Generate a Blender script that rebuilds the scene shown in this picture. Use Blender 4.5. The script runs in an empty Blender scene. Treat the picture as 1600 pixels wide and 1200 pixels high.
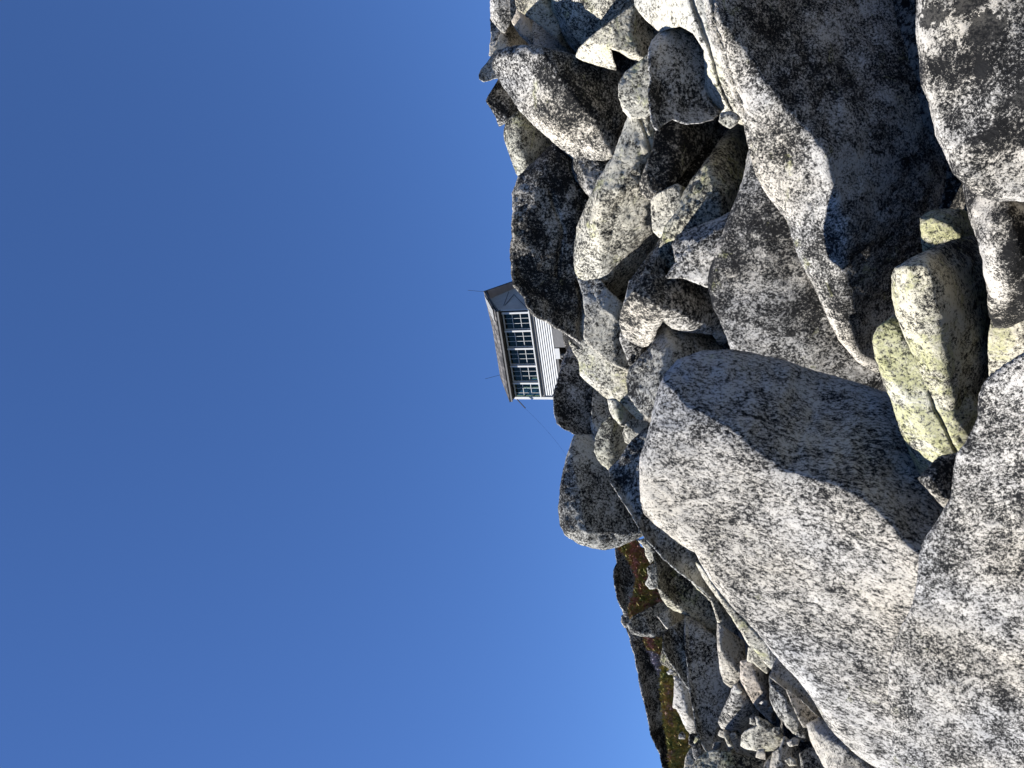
import bpy, bmesh, math, random
import numpy as np
from mathutils import Vector, Matrix
from mathutils.geometry import delaunay_2d_cdt

scene = bpy.context.scene
R = math.radians
# ------------------------------------------------------------------ camera, sky, sun
PITCH = R(22.0)
F = 1155.0                      # focal length in photograph pixels (1600 long side)
EYE = Vector((0.0, 0.0, 1.6))
RIGHT = Vector((1, 0, 0))
UP = Vector((0, -math.sin(PITCH), math.cos(PITCH)))
FWD = Vector((0, math.cos(PITCH), math.sin(PITCH)))
cam_d = bpy.data.cameras.new('camera')
cam = bpy.data.objects.new('camera', cam_d)
scene.collection.objects.link(cam)
cam.location = EYE
# the photographer held the phone sideways: world up points to the left of the picture
m = Matrix((-UP, RIGHT, -FWD)).transposed()
cam.rotation_euler = m.to_euler()
cam_d.sensor_width = 36.0
cam_d.lens = 36.0 * F / 1600.0
cam_d.clip_start = 0.05
cam_d.clip_end = 5000
scene.camera = cam
scene.render.resolution_x = 1024
scene.render.resolution_y = 768

SUN_EL, SUN_AZ = R(38), R(-10)      # azimuth: angle toward the viewer from straight left
S = Vector((-math.cos(SUN_EL)*math.cos(SUN_AZ), math.cos(SUN_EL)*math.sin(SUN_AZ), math.sin(SUN_EL)))
world = bpy.data.worlds.new('World'); scene.world = world; world.use_nodes = True
nt = world.node_tree
sky = nt.nodes.new('ShaderNodeTexSky'); sky.sky_type = 'NISHITA'; sky.sun_disc = False
sky.sun_elevation = SUN_EL
sky.sun_rotation = math.atan2(S.x, S.y)
sky.altitude = 2200; sky.air_density = 1.0; sky.dust_density = 0.3; sky.ozone_density = 3.5
sat = nt.nodes.new('ShaderNodeMix'); sat.data_type = 'RGBA'; sat.blend_type = 'MULTIPLY'; sat.inputs[0].default_value = 1.0
sat.inputs[7].default_value = (0.75, 0.93, 1.22, 1)
gam = nt.nodes.new('ShaderNodeGamma'); gam.inputs[1].default_value = 0.77
sat2 = nt.nodes.new('ShaderNodeMix'); sat2.data_type = 'RGBA'; sat2.blend_type = 'MULTIPLY'; sat2.inputs[0].default_value = 1.0
sat2.inputs[7].default_value = (0.835, 1.085, 1.445, 1)
nt.links.new(sky.outputs[0], sat.inputs[6]); nt.links.new(sat.outputs[2], gam.inputs[0]); nt.links.new(gam.outputs[0], sat2.inputs[6]); nt.links.new(sat2.outputs[2], nt.nodes['Background'].inputs[0])
nt.nodes['Background'].inputs[1].default_value = 0.055
sun_d = bpy.data.lights.new('sun', 'SUN'); sun_d.energy = 5.0; sun_d.angle = R(0.5); sun_d.color = (1.0, 0.975, 0.935)
sun = bpy.data.objects.new('sun', sun_d); scene.collection.objects.link(sun)
sun.rotation_euler = S.to_track_quat('Z', 'Y').to_euler()
sun.location = (-20, 0, 30)
vs = scene.view_settings
vs.view_transform = 'Standard'; vs.look = 'None'; vs.gamma = 1; vs.exposure = 1.25

# ------------------------------------------------------------------ helpers
def at(px, py, t):
    """world point seen at photograph pixel (px, py) at forward distance t"""
    b = (800 - px) / F * t; a = (600 - py) / F * t
    return EYE + RIGHT*a + UP*b + FWD*t

def tag(o, label=None, cat=None, group=None, kind=None):
    if label: o['label'] = label
    if cat: o['category'] = cat
    if group: o['group'] = group
    if kind: o['kind'] = kind
    return o

def link(name, me, mat, parent=None, loc=None):
    o = bpy.data.objects.new(name, me); scene.collection.objects.link(o)
    if mat: me.materials.append(mat)
    if parent: o.parent = parent
    if loc is not None: o.location = loc
    return o

# ---- numpy value/gradient noise
_rng = np.random.RandomState(7)
_perm = _rng.permutation(512).astype(np.int64)
_grad = _rng.normal(size=(512, 3)); _grad /= np.linalg.norm(_grad, axis=1)[:, None]
def gnoise(p):
    i = np.floor(p).astype(np.int64); f = p - i
    u = f*f*f*(f*(f*6-15)+10)
    out = np.zeros(len(p))
    for dx in (0, 1):
        for dy in (0, 1):
            for dz in (0, 1):
                h = _perm[(_perm[(_perm[(i[:, 0]+dx) & 511] + i[:, 1]+dy) & 511] + i[:, 2]+dz) & 511]
                g = _grad[h]
                d = (g*(f - np.array([dx, dy, dz]))).sum(1)
                w = (u[:, 0] if dx else 1-u[:, 0])*(u[:, 1] if dy else 1-u[:, 1])*(u[:, 2] if dz else 1-u[:, 2])
                out += w*d
    return out
def fbm(p, octs=4, gain=0.5, ridged=False):
    a = 1.0; s = np.zeros(len(p)); q = p.copy()
    for _ in range(octs):
        n = gnoise(q)
        s += a*((0.35-np.abs(n)) if ridged else n); a *= gain; q = q*2.03 + 11.7
    return s

# ------------------------------------------------------------------ materials
def N(nt, t, **kw):
    n = nt.nodes.new(t)
    for k, v in kw.items(): setattr(n, k, v)
    return n
def ramp(nt, stops, src):
    r = N(nt, 'ShaderNodeValToRGB')
    el = r.color_ramp.elements
    while len(el) > 1: el.remove(el[-1])
    el[0].position = stops[0][0]; el[0].color = (*stops[0][1], 1) if len(stops[0][1]) == 3 else stops[0][1]
    for p, c in stops[1:]:
        e = el.new(p); e.color = (*c, 1)
    nt.links.new(src, r.inputs[0]); return r

def granite(name, **kw):
    return (name, kw)
_gm = {}
def granite_for(key, t):
    band = 0 if t < 3.6 else (1 if t < 7.8 else 2)
    if (key, band) not in _gm:
        name, kw = M[key]; kw = dict(kw); kw['scale'] = kw.get('scale', 1.0)*(1.7, 1.25, 0.6)[band]
        _gm[(key, band)] = make_granite(name, **kw)
    return _gm[(key, band)]
def make_granite(name, dark=0.5, patch=0.5, yellow=0.0, tint=(1, 1, 1), scale=1.0, white=0.62, stretch=(1, 1, 1.0), rot=(0, 0, 0), spots=0.5, bump=0.6, grey=0.27, crust=9.0):
    m = bpy.data.materials.new(name); m.use_nodes = True
    nt = m.node_tree; L = nt.links.new
    bs = nt.nodes['Principled BSDF']
    bs.inputs['Roughness'].default_value = 0.9
    bs.inputs['Specular IOR Level'].default_value = 0.25
    tc = N(nt, 'ShaderNodeTexCoord'); oi = N(nt, 'ShaderNodeObjectInfo')
    ml = N(nt, 'ShaderNodeMath', operation='MULTIPLY'); L(oi.outputs['Random'], ml.inputs[0]); ml.inputs[1].default_value = 57.0
    ad = N(nt, 'ShaderNodeVectorMath', operation='ADD'); L(tc.outputs['Object'], ad.inputs[0]); L(ml.outputs[0], ad.inputs[1])
    mp = N(nt, 'ShaderNodeMapping'); L(ad.outputs[0], mp.inputs['Vector'])
    mp.inputs['Scale'].default_value = tuple(scale*s for s in stretch); mp.inputs['Rotation'].default_value = rot
    V = mp.outputs[0]
    def noise(sc, det, ro, dist=0.0, v=V):
        n = N(nt, 'ShaderNodeTexNoise'); n.inputs['Scale'].default_value = sc; n.inputs['Detail'].default_value = det
        n.inputs['Roughness'].default_value = ro; n.inputs['Distortion'].default_value = dist; L(v, n.inputs['Vector']); return n
    def mix(fac, a, b, typ='MIX'):
        x = N(nt, 'ShaderNodeMix', data_type='RGBA', blend_type=typ)
        for sock, val in ((x.inputs[0], fac), (x.inputs[6], a), (x.inputs[7], b)):
            if hasattr(val, 'links'): L(val, sock)
            elif isinstance(val, tuple): sock.default_value = (*val, 1)
            else: sock.default_value = val
        return x.outputs[2]
    def math_(op, a, b, c=None):
        x = N(nt, 'ShaderNodeMath', operation=op)
        for i, val in enumerate((a, b) if c is None else (a, b, c)):
            if hasattr(val, 'links'): L(val, x.inputs[i])
            else: x.inputs[i].default_value = val
        return x.outputs[0]
    big = noise(1.3, 5, 0.6, 0.4)          # half-metre patches
    mid = noise(7.0, 8, 0.72, 0.5)         # hand-sized lichens
    fine = noise(42.0, 6, 0.8, 0.3)        # grain
    grain = noise(150.0, 3, 0.7)
    # lichen field: grain contrast shifted by the larger patches
    v = math_('MULTIPLY_ADD', mid.outputs[0], 0.55, math_('MULTIPLY', fine.outputs[0], 1.15))
    v = math_('MULTIPLY_ADD', grain.outputs[0], 0.40, v)
    v = math_('MULTIPLY_ADD', big.outputs[0], patch*0.8, v)
    mean = 0.5*(0.55+1.15+0.40+patch*0.8)
    v = math_('MULTIPLY_ADD', math_('SUBTRACT', v, mean), 1.6, 0.5)
    tint = (tint[0]*1.055, tint[1], tint[2]*0.905)
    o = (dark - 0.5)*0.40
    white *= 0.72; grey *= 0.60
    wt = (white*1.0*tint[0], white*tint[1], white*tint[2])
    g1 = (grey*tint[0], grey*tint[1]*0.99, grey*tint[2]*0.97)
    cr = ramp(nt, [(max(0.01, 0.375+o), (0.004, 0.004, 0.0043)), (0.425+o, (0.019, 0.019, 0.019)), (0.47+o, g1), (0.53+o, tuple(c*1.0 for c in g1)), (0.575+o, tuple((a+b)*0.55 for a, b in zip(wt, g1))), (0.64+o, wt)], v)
    col = cr.outputs[0]
    # warm / cool large variation
    wv = noise(0.9, 3, 0.5)
    wr = ramp(nt, [(0.35, (0.93, 0.96, 1.02)), (0.65, (1.05, 1.0, 0.90))], wv.outputs[0])
    col = mix(0.8, col, wr.outputs[0], 'MULTIPLY')
    # crisp black crust lichens
    vo = N(nt, 'ShaderNodeTexVoronoi'); vo.inputs['Scale'].default_value = crust
    wob = noise(16.0, 4, 0.7)
    wsub = N(nt, 'ShaderNodeVectorMath', operation='MULTIPLY_ADD'); L(wob.outputs['Color'], wsub.inputs[0]); wsub.inputs[1].default_value = (1.1/crust,)*3; L(V, wsub.inputs[2])
    L(wsub.outputs[0], vo.inputs['Vector'])
    sel = N(nt, 'ShaderNodeSeparateColor'); L(vo.outputs['Color'], sel.inputs[0])
    rad = math_('MULTIPLY', math_('SUBTRACT', sel.outputs[0], 1.0 - spots*0.75), 0.85)
    cs = crust/9.0
    msk = math_('GREATER_THAN', rad, vo.outputs['Distance'])
    msk2 = math_('GREATER_THAN', noise(2.2, 4, 0.6).outputs[0], 0.50)
    col = mix(math_('MULTIPLY', math_('MULTIPLY', msk, msk2), 0.9), col, (0.007, 0.007, 0.0072))
    # yellow-green map lichen
    if yellow > 0:
        yn = noise(3.4, 7, 0.75, 0.6)
        lo = 0.66 - 0.30*yellow
        yr = ramp(nt, [(lo, (0, 0, 0)), (lo+0.10, (1, 1, 1))], yn.outputs[0])
        yf = ramp(nt, [(0.42, (0, 0, 0)), (0.52, (1, 1, 1))], fine.outputs[0])
        ym = math_('MULTIPLY', math_('MULTIPLY', yr.outputs[0], yf.outputs[0]), 0.75)
        col = mix(ym, col, (0.35, 0.345, 0.155))
    L(col, bs.inputs['Base Color'])
    bh = math_('MULTIPLY_ADD', mid.outputs[0], 0.9, math_('MULTIPLY', fine.outputs[0], 0.35))
    bh = math_('MULTIPLY_ADD', grain.outputs[0], 0.07, bh)
    b = N(nt, 'ShaderNodeBump'); b.inputs['Strength'].default_value = bump; b.inputs['Distance'].default_value = 0.075/scale
    L(bh, b.inputs['Height']); L(b.outputs[0], bs.inputs['Normal'])
    return m

def flat(name, col, rough=0.8, var=0.15, sc=8, stretch=(1, 1, 1), metal=0.0, bump=0.0, spec=0.3):
    m = bpy.data.materials.new(name); m.use_nodes = True
    nt = m.node_tree; L = nt.links.new; bs = nt.nodes['Principled BSDF']
    bs.inputs['Roughness'].default_value = rough; bs.inputs['Metallic'].default_value = metal
    bs.inputs['Specular IOR Level'].default_value = spec
    tc = N(nt, 'ShaderNodeTexCoord'); mp = N(nt, 'ShaderNodeMapping'); L(tc.outputs['Object'], mp.inputs[0]); mp.inputs['Scale'].default_value = stretch
    n = N(nt, 'ShaderNodeTexNoise'); n.inputs['Scale'].default_value = sc; n.inputs['Detail'].default_value = 5; n.inputs['Roughness'].default_value = 0.7
    L(mp.outputs[0], n.inputs['Vector'])
    r = ramp(nt, [(0.3, tuple(c*(1-var) for c in col)), (0.7, tuple(min(1, c*(1+var)) for c in col))], n.outputs[0])
    L(r.outputs[0], bs.inputs['Base Color'])
    if bump:
        b = N(nt, 'ShaderNodeBump'); b.inputs['Strength'].default_value = bump; b.inputs['Distance'].default_value = 0.02
        L(n.outputs[0], b.inputs['Height']); L(b.outputs[0], bs.inputs['Normal'])
    return m

M = {
 'pale':   granite('pale granite', dark=0.32, patch=0.45, yellow=0.35, tint=(1, 1, 0.93), spots=0.25, white=0.66),
 'white':  granite('white crusted granite', dark=0.36, patch=0.4, yellow=0.10, spots=0.3, white=0.60, grey=0.27, stretch=(1, 1, 0.6), rot=(0.5, 0.3, 0)),
 'mottle': granite('mottled granite', dark=0.50, patch=0.8, yellow=0.15, spots=0.55, white=0.64),
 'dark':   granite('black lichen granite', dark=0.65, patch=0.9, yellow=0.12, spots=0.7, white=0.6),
 'grey':   granite('grey granite', dark=0.46, patch=0.6, yellow=0.0, spots=0.5, white=0.56, grey=0.30, tint=(0.96, 0.99, 1.0)),
 'green':  granite('green lichen granite', dark=0.42, patch=0.6, yellow=0.35, tint=(0.99, 1, 0.9), spots=0.3, white=0.56),
 'yellow': granite('yellow lichen granite', dark=0.28, patch=0.4, yellow=0.8, tint=(1, 1, 0.88), spots=0.3, white=0.66),
 'yellowish': granite('pale yellowish crusted granite', dark=0.44, patch=0.8, yellow=0.5, tint=(1, 1, 0.88), spots=0.6, white=0.66),
 'tan':    granite('fresh tan granite', dark=0.30, patch=0.3, yellow=0.0, tint=(1.0, 0.97, 0.90), spots=0.25, white=0.62, grey=0.38),
 'pink':   granite('pinkish fresh granite', dark=0.28, patch=0.3, yellow=0.0, tint=(1.03, 0.96, 0.91), spots=0.2, white=0.62, grey=0.40),
 'bold':   granite('black and white crusted granite', dark=0.60, patch=1.6, yellow=0.0, spots=0.95, white=0.6, scale=1.2, crust=4.0),
}
M['mottle2'] = granite('dark mottled granite', dark=0.64, patch=1.1, yellow=0.12, spots=0.5, white=0.52, stretch=(1,1,0.8), rot=(0.3,0.4,0))
M['slab'] = granite('giant slab granite', dark=0.54, patch=0.7, yellow=0.2, spots=0.5, white=0.66, scale=1.1)
M['white2'] = granite('streaked white granite', dark=0.46, patch=0.5, yellow=0.1, spots=0.35, white=0.64, grey=0.28, scale=1.2, stretch=(1, 0.55, 1), rot=(0.2, 0.5, 0.6))
M['hill'] = make_granite('hillside rubble', dark=0.70, patch=0.8, spots=0.6, white=0.36, scale=0.6)
M['soil'] = flat('dark gravelly soil', (0.02, 0.018, 0.015), 0.95, 0.5, 6, bump=0.8)

# ------------------------------------------------------------------ rock builder
def catmull(P, step, loop=True):
    P = np.array(P, float); n = len(P); out = []
    for i in range(n):
        p0, p1, p2, p3 = P[(i-1) % n], P[i], P[(i+1) % n], P[(i+2) % n]
        d = np.linalg.norm(p2-p1); k = max(1, int(round(d/step)))
        # tension keeps corners fairly crisp
        m1 = (p2-p0)*0.09*min(1, d/(np.linalg.norm(p1-p0)+1e-6)); m2 = (p3-p1)*0.09*min(1, d/(np.linalg.norm(p3-p2)+1e-6))
        for j in range(k):
            s = j/k; s2 = s*s; s3 = s2*s
            out.append((2*s3-3*s2+1)*p1+(s3-2*s2+s)*m1+(-2*s3+3*s2)*p2+(s3-s2)*m2)
    return np.array(out)

def inside(pts, poly):
    x, y = pts[:, 0], pts[:, 1]; c = np.zeros(len(pts), bool); n = len(poly)
    for i in range(n):
        x1, y1 = poly[i]; x2, y2 = poly[i-1]
        if y1 == y2: continue
        k = ((y1 > y) != (y2 > y)) & (x < (x2-x1)*(y-y1)/(y2-y1)+x1)
        c ^= k
    return c

def seg_dist(pts, A, B):
    d = B-A; L2 = (d*d).sum()+1e-9
    s = np.clip(((pts-A)@d)/L2, 0, 1)
    q = pts-(A+s[:, None]*d)
    return np.sqrt((q*q).sum(1)), d[0]*(pts[:, 1]-A[1])-d[1]*(pts[:, 0]-A[0])

def poly_dist(pts, poly):
    D = np.full(len(pts), 1e9)
    for i in range(len(poly)):
        d, _ = seg_dist(pts, poly[i-1], poly[i]); D = np.minimum(D, d)
    return D

def signed(pts, line):
    line = np.array(line, float)
    a = line[0]+(line[0]-line[1])/np.linalg.norm(line[0]-line[1])*600
    b = line[-1]+(line[-1]-line[-2])/np.linalg.norm(line[-1]-line[-2])*600
    L = np.vstack([a, line, b]) if len(line) > 2 else np.vstack([a, b])
    D = np.full(len(pts), 1e9); sg = np.ones(len(pts))
    for i in range(len(L)-1):
        d, c = seg_dist(pts, L[i], L[i+1])
        k = d < D-1e-6; D[k] = d[k]; sg[k] = np.sign(c[k])
    return D*sg

GROUND = []           # world points that the hillside must pass under
rock_i = 0
ROCKS = {}
def rock(key, name, label, cat, mat, t0, ga, gb, outline, cr=(), w=None, roll=1.0, T=None, amp=1.0, dens=1.0, group=None, soft=2.5, chips=None, grow=None, fk=0.26, nf=5, grooves=()):
    """outline: photograph pixels; ga/gb: how fast depth grows to the right / upward;
    cr: (crease line, slope, point on the bent side)"""
    global rock_i; rock_i += 1
    O = np.array(outline, float)
    area = 0.5*abs(sum(O[i-1, 0]*O[i, 1]-O[i, 0]*O[i-1, 1] for i in range(len(O))))
    size = math.sqrt(area)
    g = max(1.1, min(5.0, size/60))/dens
    E = catmull(O, g)
    rs = np.random.RandomState(rock_i)
    # ragged edge
    q = np.c_[E/(size*0.16), np.full(len(E), rock_i*3.7)]
    q2 = np.c_[E/6.0, np.full(len(E), rock_i*1.7)]
    nx = fbm(q, 3)*size*0.012*amp + gnoise(q2)*1.2*amp
    ny = fbm(q+50, 3)*size*0.012*amp + gnoise(q2+31)*1.2*amp
    tg = np.roll(E, -2, 0)-np.roll(E, 2, 0); tg /= np.linalg.norm(tg, axis=1)[:, None]+1e-9
    nr2 = np.c_[tg[:, 1], -tg[:, 0]]
    if sum(O[i-1, 0]*O[i, 1]-O[i, 0]*O[i-1, 1] for i in range(len(O))) < 0: nr2 = -nr2
    E = E+np.c_[nx, ny]+nr2*(grow if grow is not None else min(3.2, 0.8+size*0.014))
    mn, mx = E.min(0), E.max(0)
    gx, gy = np.meshgrid(np.arange(mn[0], mx[0], g), np.arange(mn[1], mx[1], g*0.866))
    gx = gx+(np.arange(gx.shape[0]) % 2)[:, None]*g*0.5
    P = np.c_[gx.ravel(), gy.ravel()]+rs.uniform(-0.22, 0.22, (gx.size, 2))*g
    P = P[inside(P, E)]
    D = poly_dist(P, E); P = P[D > g*0.55]; D = D[D > g*0.55]
    allp = np.vstack([E, P]); nE = len(E)
    res = delaunay_2d_cdt([Vector(p) for p in allp.tolist()], [(i, (i+1) % nE) for i in range(nE)], [], 1, 1e-4)
    vo = np.array([tuple(v) for v in res[0]]); fc = np.array([f for f in res[2] if len(f) == 3], int)
    D = poly_dist(vo, E); D[:nE] = 0
    w = w or min(7, max(1.6, size*0.028))
    u = np.clip(D/w, 0, 1)
    sc = t0/F
    cx, cy = O.mean(0)
    t = t0+sc*(-ga*(vo[:, 1]-cy)-gb*(vo[:, 0]-cx))
    for line, k, ref in cr:
        s = signed(vo, line)
        sr = signed(np.array([ref], float), line)[0]
        s = s*np.sign(sr)
        wob = fbm(np.c_[vo/(size*0.12), np.full(len(vo), 5.1)], 3)*size*0.02
        s = s+wob
        t = t+sc*k*(soft*np.logaddexp(0, s/soft))
    # the block's own broken planes
    cc = vo.mean(0); pl = []
    wv = np.c_[fbm(np.c_[vo/(size*.15), np.full(len(vo), 9.3)], 3), fbm(np.c_[vo/(size*.15), np.full(len(vo), 29.3)], 3)]*size*.035
    for _ in range(nf):
        sp = P[rs.randint(len(P))] if len(P) else cc
        gvec = fk*(sp-cc)/(size*.5)+rs.normal(0, .12, 2)
        pl.append(.5*fk/(size*.5)*((sp-cc)**2).sum()+(vo+wv-sp)@gvec)
    if nf:
        pl = np.array(pl); sf = max(.2, size*.0035); mxp = pl.max(0)
        t = t+sc*(mxp+sf*np.log(np.exp((pl-mxp)/sf).sum(0)))
    for line, gw, gd in grooves:
        dd = np.full(len(vo), 1e9); line = np.array(line, float)
        for i in range(len(line)-1):
            d_, _c = seg_dist(vo+wv*.3, line[i], line[i+1]); dd = np.minimum(dd, d_)
        t = t+sc*gd*np.exp(-(dd/gw)**2)
    # broken corners: flat chamfers cut into the block near its edge
    nch = chips if chips is not None else 4
    nick = 0
    for _ in range(nch+nick):
        j = rs.randint(nE); p = E[j]; tg = E[(j+6) % nE]-E[j-6]; tg /= np.linalg.norm(tg)+1e-6
        inw = np.array([-tg[1], tg[0]])
        if not inside((p+inw*4)[None], E)[0]: inw = -inw
        an = rs.uniform(-.6, .6); ca, sa = math.cos(an), math.sin(an)
        dv = np.array([inw[0]*ca-inw[1]*sa, inw[0]*sa+inw[1]*ca])
        dep = size*rs.uniform(.03, .13); kk = rs.uniform(.5, 1.2)
        if _ >= nch: dep = size*rs.uniform(.015, .05); kk = rs.uniform(.6, 1.4)
        s = dep-((vo-p)@dv)
        s = s+fbm(np.c_[vo/(size*0.12), np.full(len(vo), 3.1*_)], 3)*size*0.03
        sf = max(.4, size*.006)
        t = t+sc*kk*sf*np.logaddexp(0, s/sf)
    tf = t+sc*w*roll*(1-np.sqrt(np.clip(1-(1-u)**2, 0, 1)))
    T = T or size*0.55*sc
    wb = size*0.45
    ub = np.clip(D/wb, 0, 1)
    tb = t+sc*w*roll+T*np.sqrt(1-(1-ub)**2)
    rim = D < 1e-3
    n = len(vo)
    def W(t):
        a = (600-vo[:, 1])/F*t; b = (800-vo[:, 0])/F*t
        return np.array(EYE)+a[:, None]*np.array(RIGHT)+b[:, None]*np.array(UP)+t[:, None]*np.array(FWD)
    front = W(tf); back = W(np.maximum(tb, tf+0.01*sc))
    idx = np.full(n, -1); inn = np.where(~rim)[0]; idx[inn] = n+np.arange(len(inn)); idx[rim] = np.where(rim)[0]
    V = np.vstack([front, back[inn]])
    # keep front faces wound toward the viewer
    a, b, c = front[fc[0][0]], front[fc[0][1]], front[fc[0][2]]
    nn = np.cross(b-a, c-a)
    fr = fc if np.dot(nn, np.array(EYE)-a) > 0 else fc[:, ::-1]
    bk = idx[fr[:, ::-1]]
    F_ = np.vstack([fr, bk])
    base = W(np.array([t0]*n)).mean(0); base[2] = V[:, 2].min()
    me = bpy.data.meshes.new(name)
    Vl = V-base
    me.vertices.add(len(V)); me.vertices.foreach_set('co', Vl.ravel())
    me.loops.add(F_.size); me.loops.foreach_set('vertex_index', F_.ravel())
    me.polygons.add(len(F_)); me.polygons.foreach_set('loop_start', np.arange(0, F_.size, 3)); me.polygons.foreach_set('loop_total', np.full(len(F_), 3))
    me.update(calc_edges=True)
    nr = np.zeros(len(V)*3); me.vertex_normals.foreach_get('vector', nr); nr = nr.reshape(-1, 3)
    sw = size*sc                     # size in metres
    q = V+rock_i*7.3
    disp = fbm(q/(sw*0.42), 3)*sw*0.010+fbm(q/(sw*0.16), 4, ridged=True)*sw*0.012+fbm(q/0.10, 3)*min(0.012, sw*0.01)
    k = np.ones(len(V)); k[:n] = 0.25+0.75*np.clip(D/(w*0.8), 0, 1)
    # never move outside the silhouette much
    Vl = Vl+nr*(disp*amp*k)[:, None]
    me.vertices.foreach_set('co', Vl.ravel())
    me.polygons.foreach_set('use_smooth', np.ones(len(F_), bool))
    me.update()
    o = link(name, me, granite_for(mat, t0), None, base)
    tag(o, label, cat, group)
    ctr = W(np.array([t0]*n))
    GROUND.append((W(t+sc*w*roll+T*0.55)[::max(1, n//40)], T))
    ROCKS[key] = o
    return o
# ------------------------------------------------------------------ the boulders, far to near
# skyline at the upper right
rock('a1', 'rock', 'weathered brown rock on the skyline at the highest edge of the slope', 'rock', 'mottle', 14.6, -.2, .1,
     [(768,-40),(767,8),(768,30),(778,42),(788,51),(797,34),(799,-5),(800,-40)], T=1.2)
rock('a2', 'rock', 'thin black rock standing against the sky below the highest brown rock', 'rock', 'dark', 15.6, .9, -.2,
     [(767,30),(768,55),(765,86),(772,92),(786,80),(792,55),(788,44),(778,36)], T=.8)
rock('a3', 'rock', 'small brown rock with a dark hollow above the long speckled boulder', 'rock', 'tan', 14.9, .25, .1,
     [(786,36),(784,50),(776,68),(770,84),(782,92),(812,90),(830,86),(828,62),(816,48),(806,34)], cr=[([(792,50),(797,85)],1.6,(805,65))], T=1.2)
rock('a5', 'rock', 'narrow dark rock between the brown rock and the pale shard', 'rock', 'dark', 14.2, .5, .0,
     [(796,-40),(798,28),(806,40),(814,30),(812,10),(810,-40)], T=1)
rock('a4', 'stone_shard', 'pointed pale triangular shard near the top of the slope', 'stone', 'pink', 13.7, -.5, .2,
     [(800,33),(806,22),(809,12),(822,28),(837,30),(838,72),(830,70),(815,57)], cr=[([(809,14),(823,35),(826,40)],1.3,(832,20))], T=.7)
rock('a8', 'rock_slab', 'smooth shaded slab tucked under the long pale slab', 'rock', 'tan', 13.4, .7, .05,
     [(832,24),(836,72),(850,84),(900,98),(922,92),(912,72),(880,45),(850,25)], T=1.0)
rock('a6', 'rock_slab', 'long narrow pale slab leaning beside the shaded slab at the top', 'rock', 'pale', 12.5, -.55, .3,
     [(802,-40),(809,13),(834,30),(865,55),(889,79),(902,83),(908,74),(896,55),(880,30),(872,-40)], cr=[([(845,-5),(858,14),(866,28)],1.2,(868,8))], T=1.2)
rock('a7', 'boulder', 'broad pale boulder sloping to a point, cut by the upper right border', 'boulder', 'pale', 11.8, -.55, .55,
     [(862,-60),(863,12),(867,32),(881,58),(896,74),(903,81),(908,72),(925,56),(950,33),(972,17),(994,5),(1010,-20),(1012,-60)], T=2.0, amp=.8)
rock('a9', 'rock', 'cream coloured notched rock under the broad pale boulder', 'rock', 'pale', 11.2, -.45, .25,
     [(901,89),(907,75),(925,57),(955,33),(993,6),(1011,29),(1033,48),(1022,72),(1010,88),(1001,94),(985,90),(970,80),(953,75),(956,92),(962,108),(928,99)],
     cr=[([(994,4),(986,50),(1002,92)],1.5,(1015,50)),([(905,82),(955,42),(992,12)],-.0,(930,50))], T=1.4, amp=.7)
rock('a11', 'stone', 'small blocky stone jutting into the sky from the skyline', 'stone', 'grey', 13.6, .3, .1,
     [(749,117),(754,107),(763,97),(770,86),(790,90),(800,112),(778,121),(765,125),(756,127),(750,123)], cr=[([(748,115),(760,117),(780,112)],-1.2,(765,124))], T=.6)
rock('a12', 'rock', 'dark brown cracked rock on the skyline below the jutting stone', 'rock', 'dark', 13.8, .1, -.05,
     [(761,158),(768,143),(781,124),(797,132),(810,160),(822,182),(806,190),(794,187),(788,193),(780,196),(776,183)], T=1.0, amp=1.3)
rock('a13', 'rock', 'pale green rock with one shaded face under the skyline', 'rock', 'green', 13.6, -.45, .2,
     [(789,215),(791,190),(812,174),(826,181),(871,220),(880,250),(850,275),(820,285),(812,278),(800,250)], cr=[([(814,180),(813,225),(822,262)],1.0,(840,210))], T=1.2)
rock('a10', 'boulder', 'long speckled black and white boulder lying diagonally near the top', 'boulder', 'mottle', 12.0, -.55, .35,
     [(772,94),(780,81),(794,75),(829,73),(875,82),(901,90),(940,103),(982,115),(972,132),(974,158),(986,185),(972,212),(965,231),(954,245),(907,255),(874,226),(848,204),(815,172),(802,153),(780,121),(772,104)],
     cr=[([(848,80),(880,128),(918,178),(955,238)],1.15,(930,120))], T=1.6)
rock('a14', 'boulder', 'big charcoal black boulder whose upper edge meets the sky right of the hut', 'boulder', 'dark', 13.2, -.18, .05,
     [(870,221),(885,236),(905,256),(925,285),(932,330),(915,360),(902,399),(906,424),(918,460),(922,500),(920,535),(907,533),(880,516),(858,504),(831,488),(821,464),(804,445),(802,430),(800,400),(802,370),(803,345),(804,320),(803,300),(812,278),(840,250)],
     cr=[([(802,428),(826,458),(862,492),(912,522)],-.0,(830,485)),([(806,418),(828,446),(866,476),(915,500)],-.7,(835,480)),([(872,215),(896,300),(912,420)],.8,(925,300)),([(820,270),(812,330),(808,440)],-.35,(800,350))], T=2.2, amp=1.3, grooves=[([(903,440),(910,480),(905,510),(912,535)],3,14),([(860,300),(880,360),(870,430)],3,5)])
rock('a16', 'boulder', 'mottled boulder in half shade under the lower tip of the long pale slab', 'boulder', 'grey', 11.4, -.25, .15,
     [(901,424),(911,455),(916,490),(914,528),(930,547),(955,566),(985,580),(1005,560),(1004,538),(985,515),(978,480),(950,455),(925,420)],
     cr=[([(968,470),(958,515),(962,560)],.9,(985,520))], T=1.6)
rock('a26', 'rock', 'bright white angular rock below the lower end of the hut floor', 'rock', 'pale', 12.0, -.5, .45,
     [(890,533),(905,545),(912,531),(928,539),(947,561),(985,577),(1000,600),(1012,640),(1019,659),(1009,671),(990,656),(968,640),(950,622),(923,600),(908,585),(906,565)],
     cr=[([(985,575),(992,610),(1015,655)],.9,(1005,620))], T=1.3)
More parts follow.
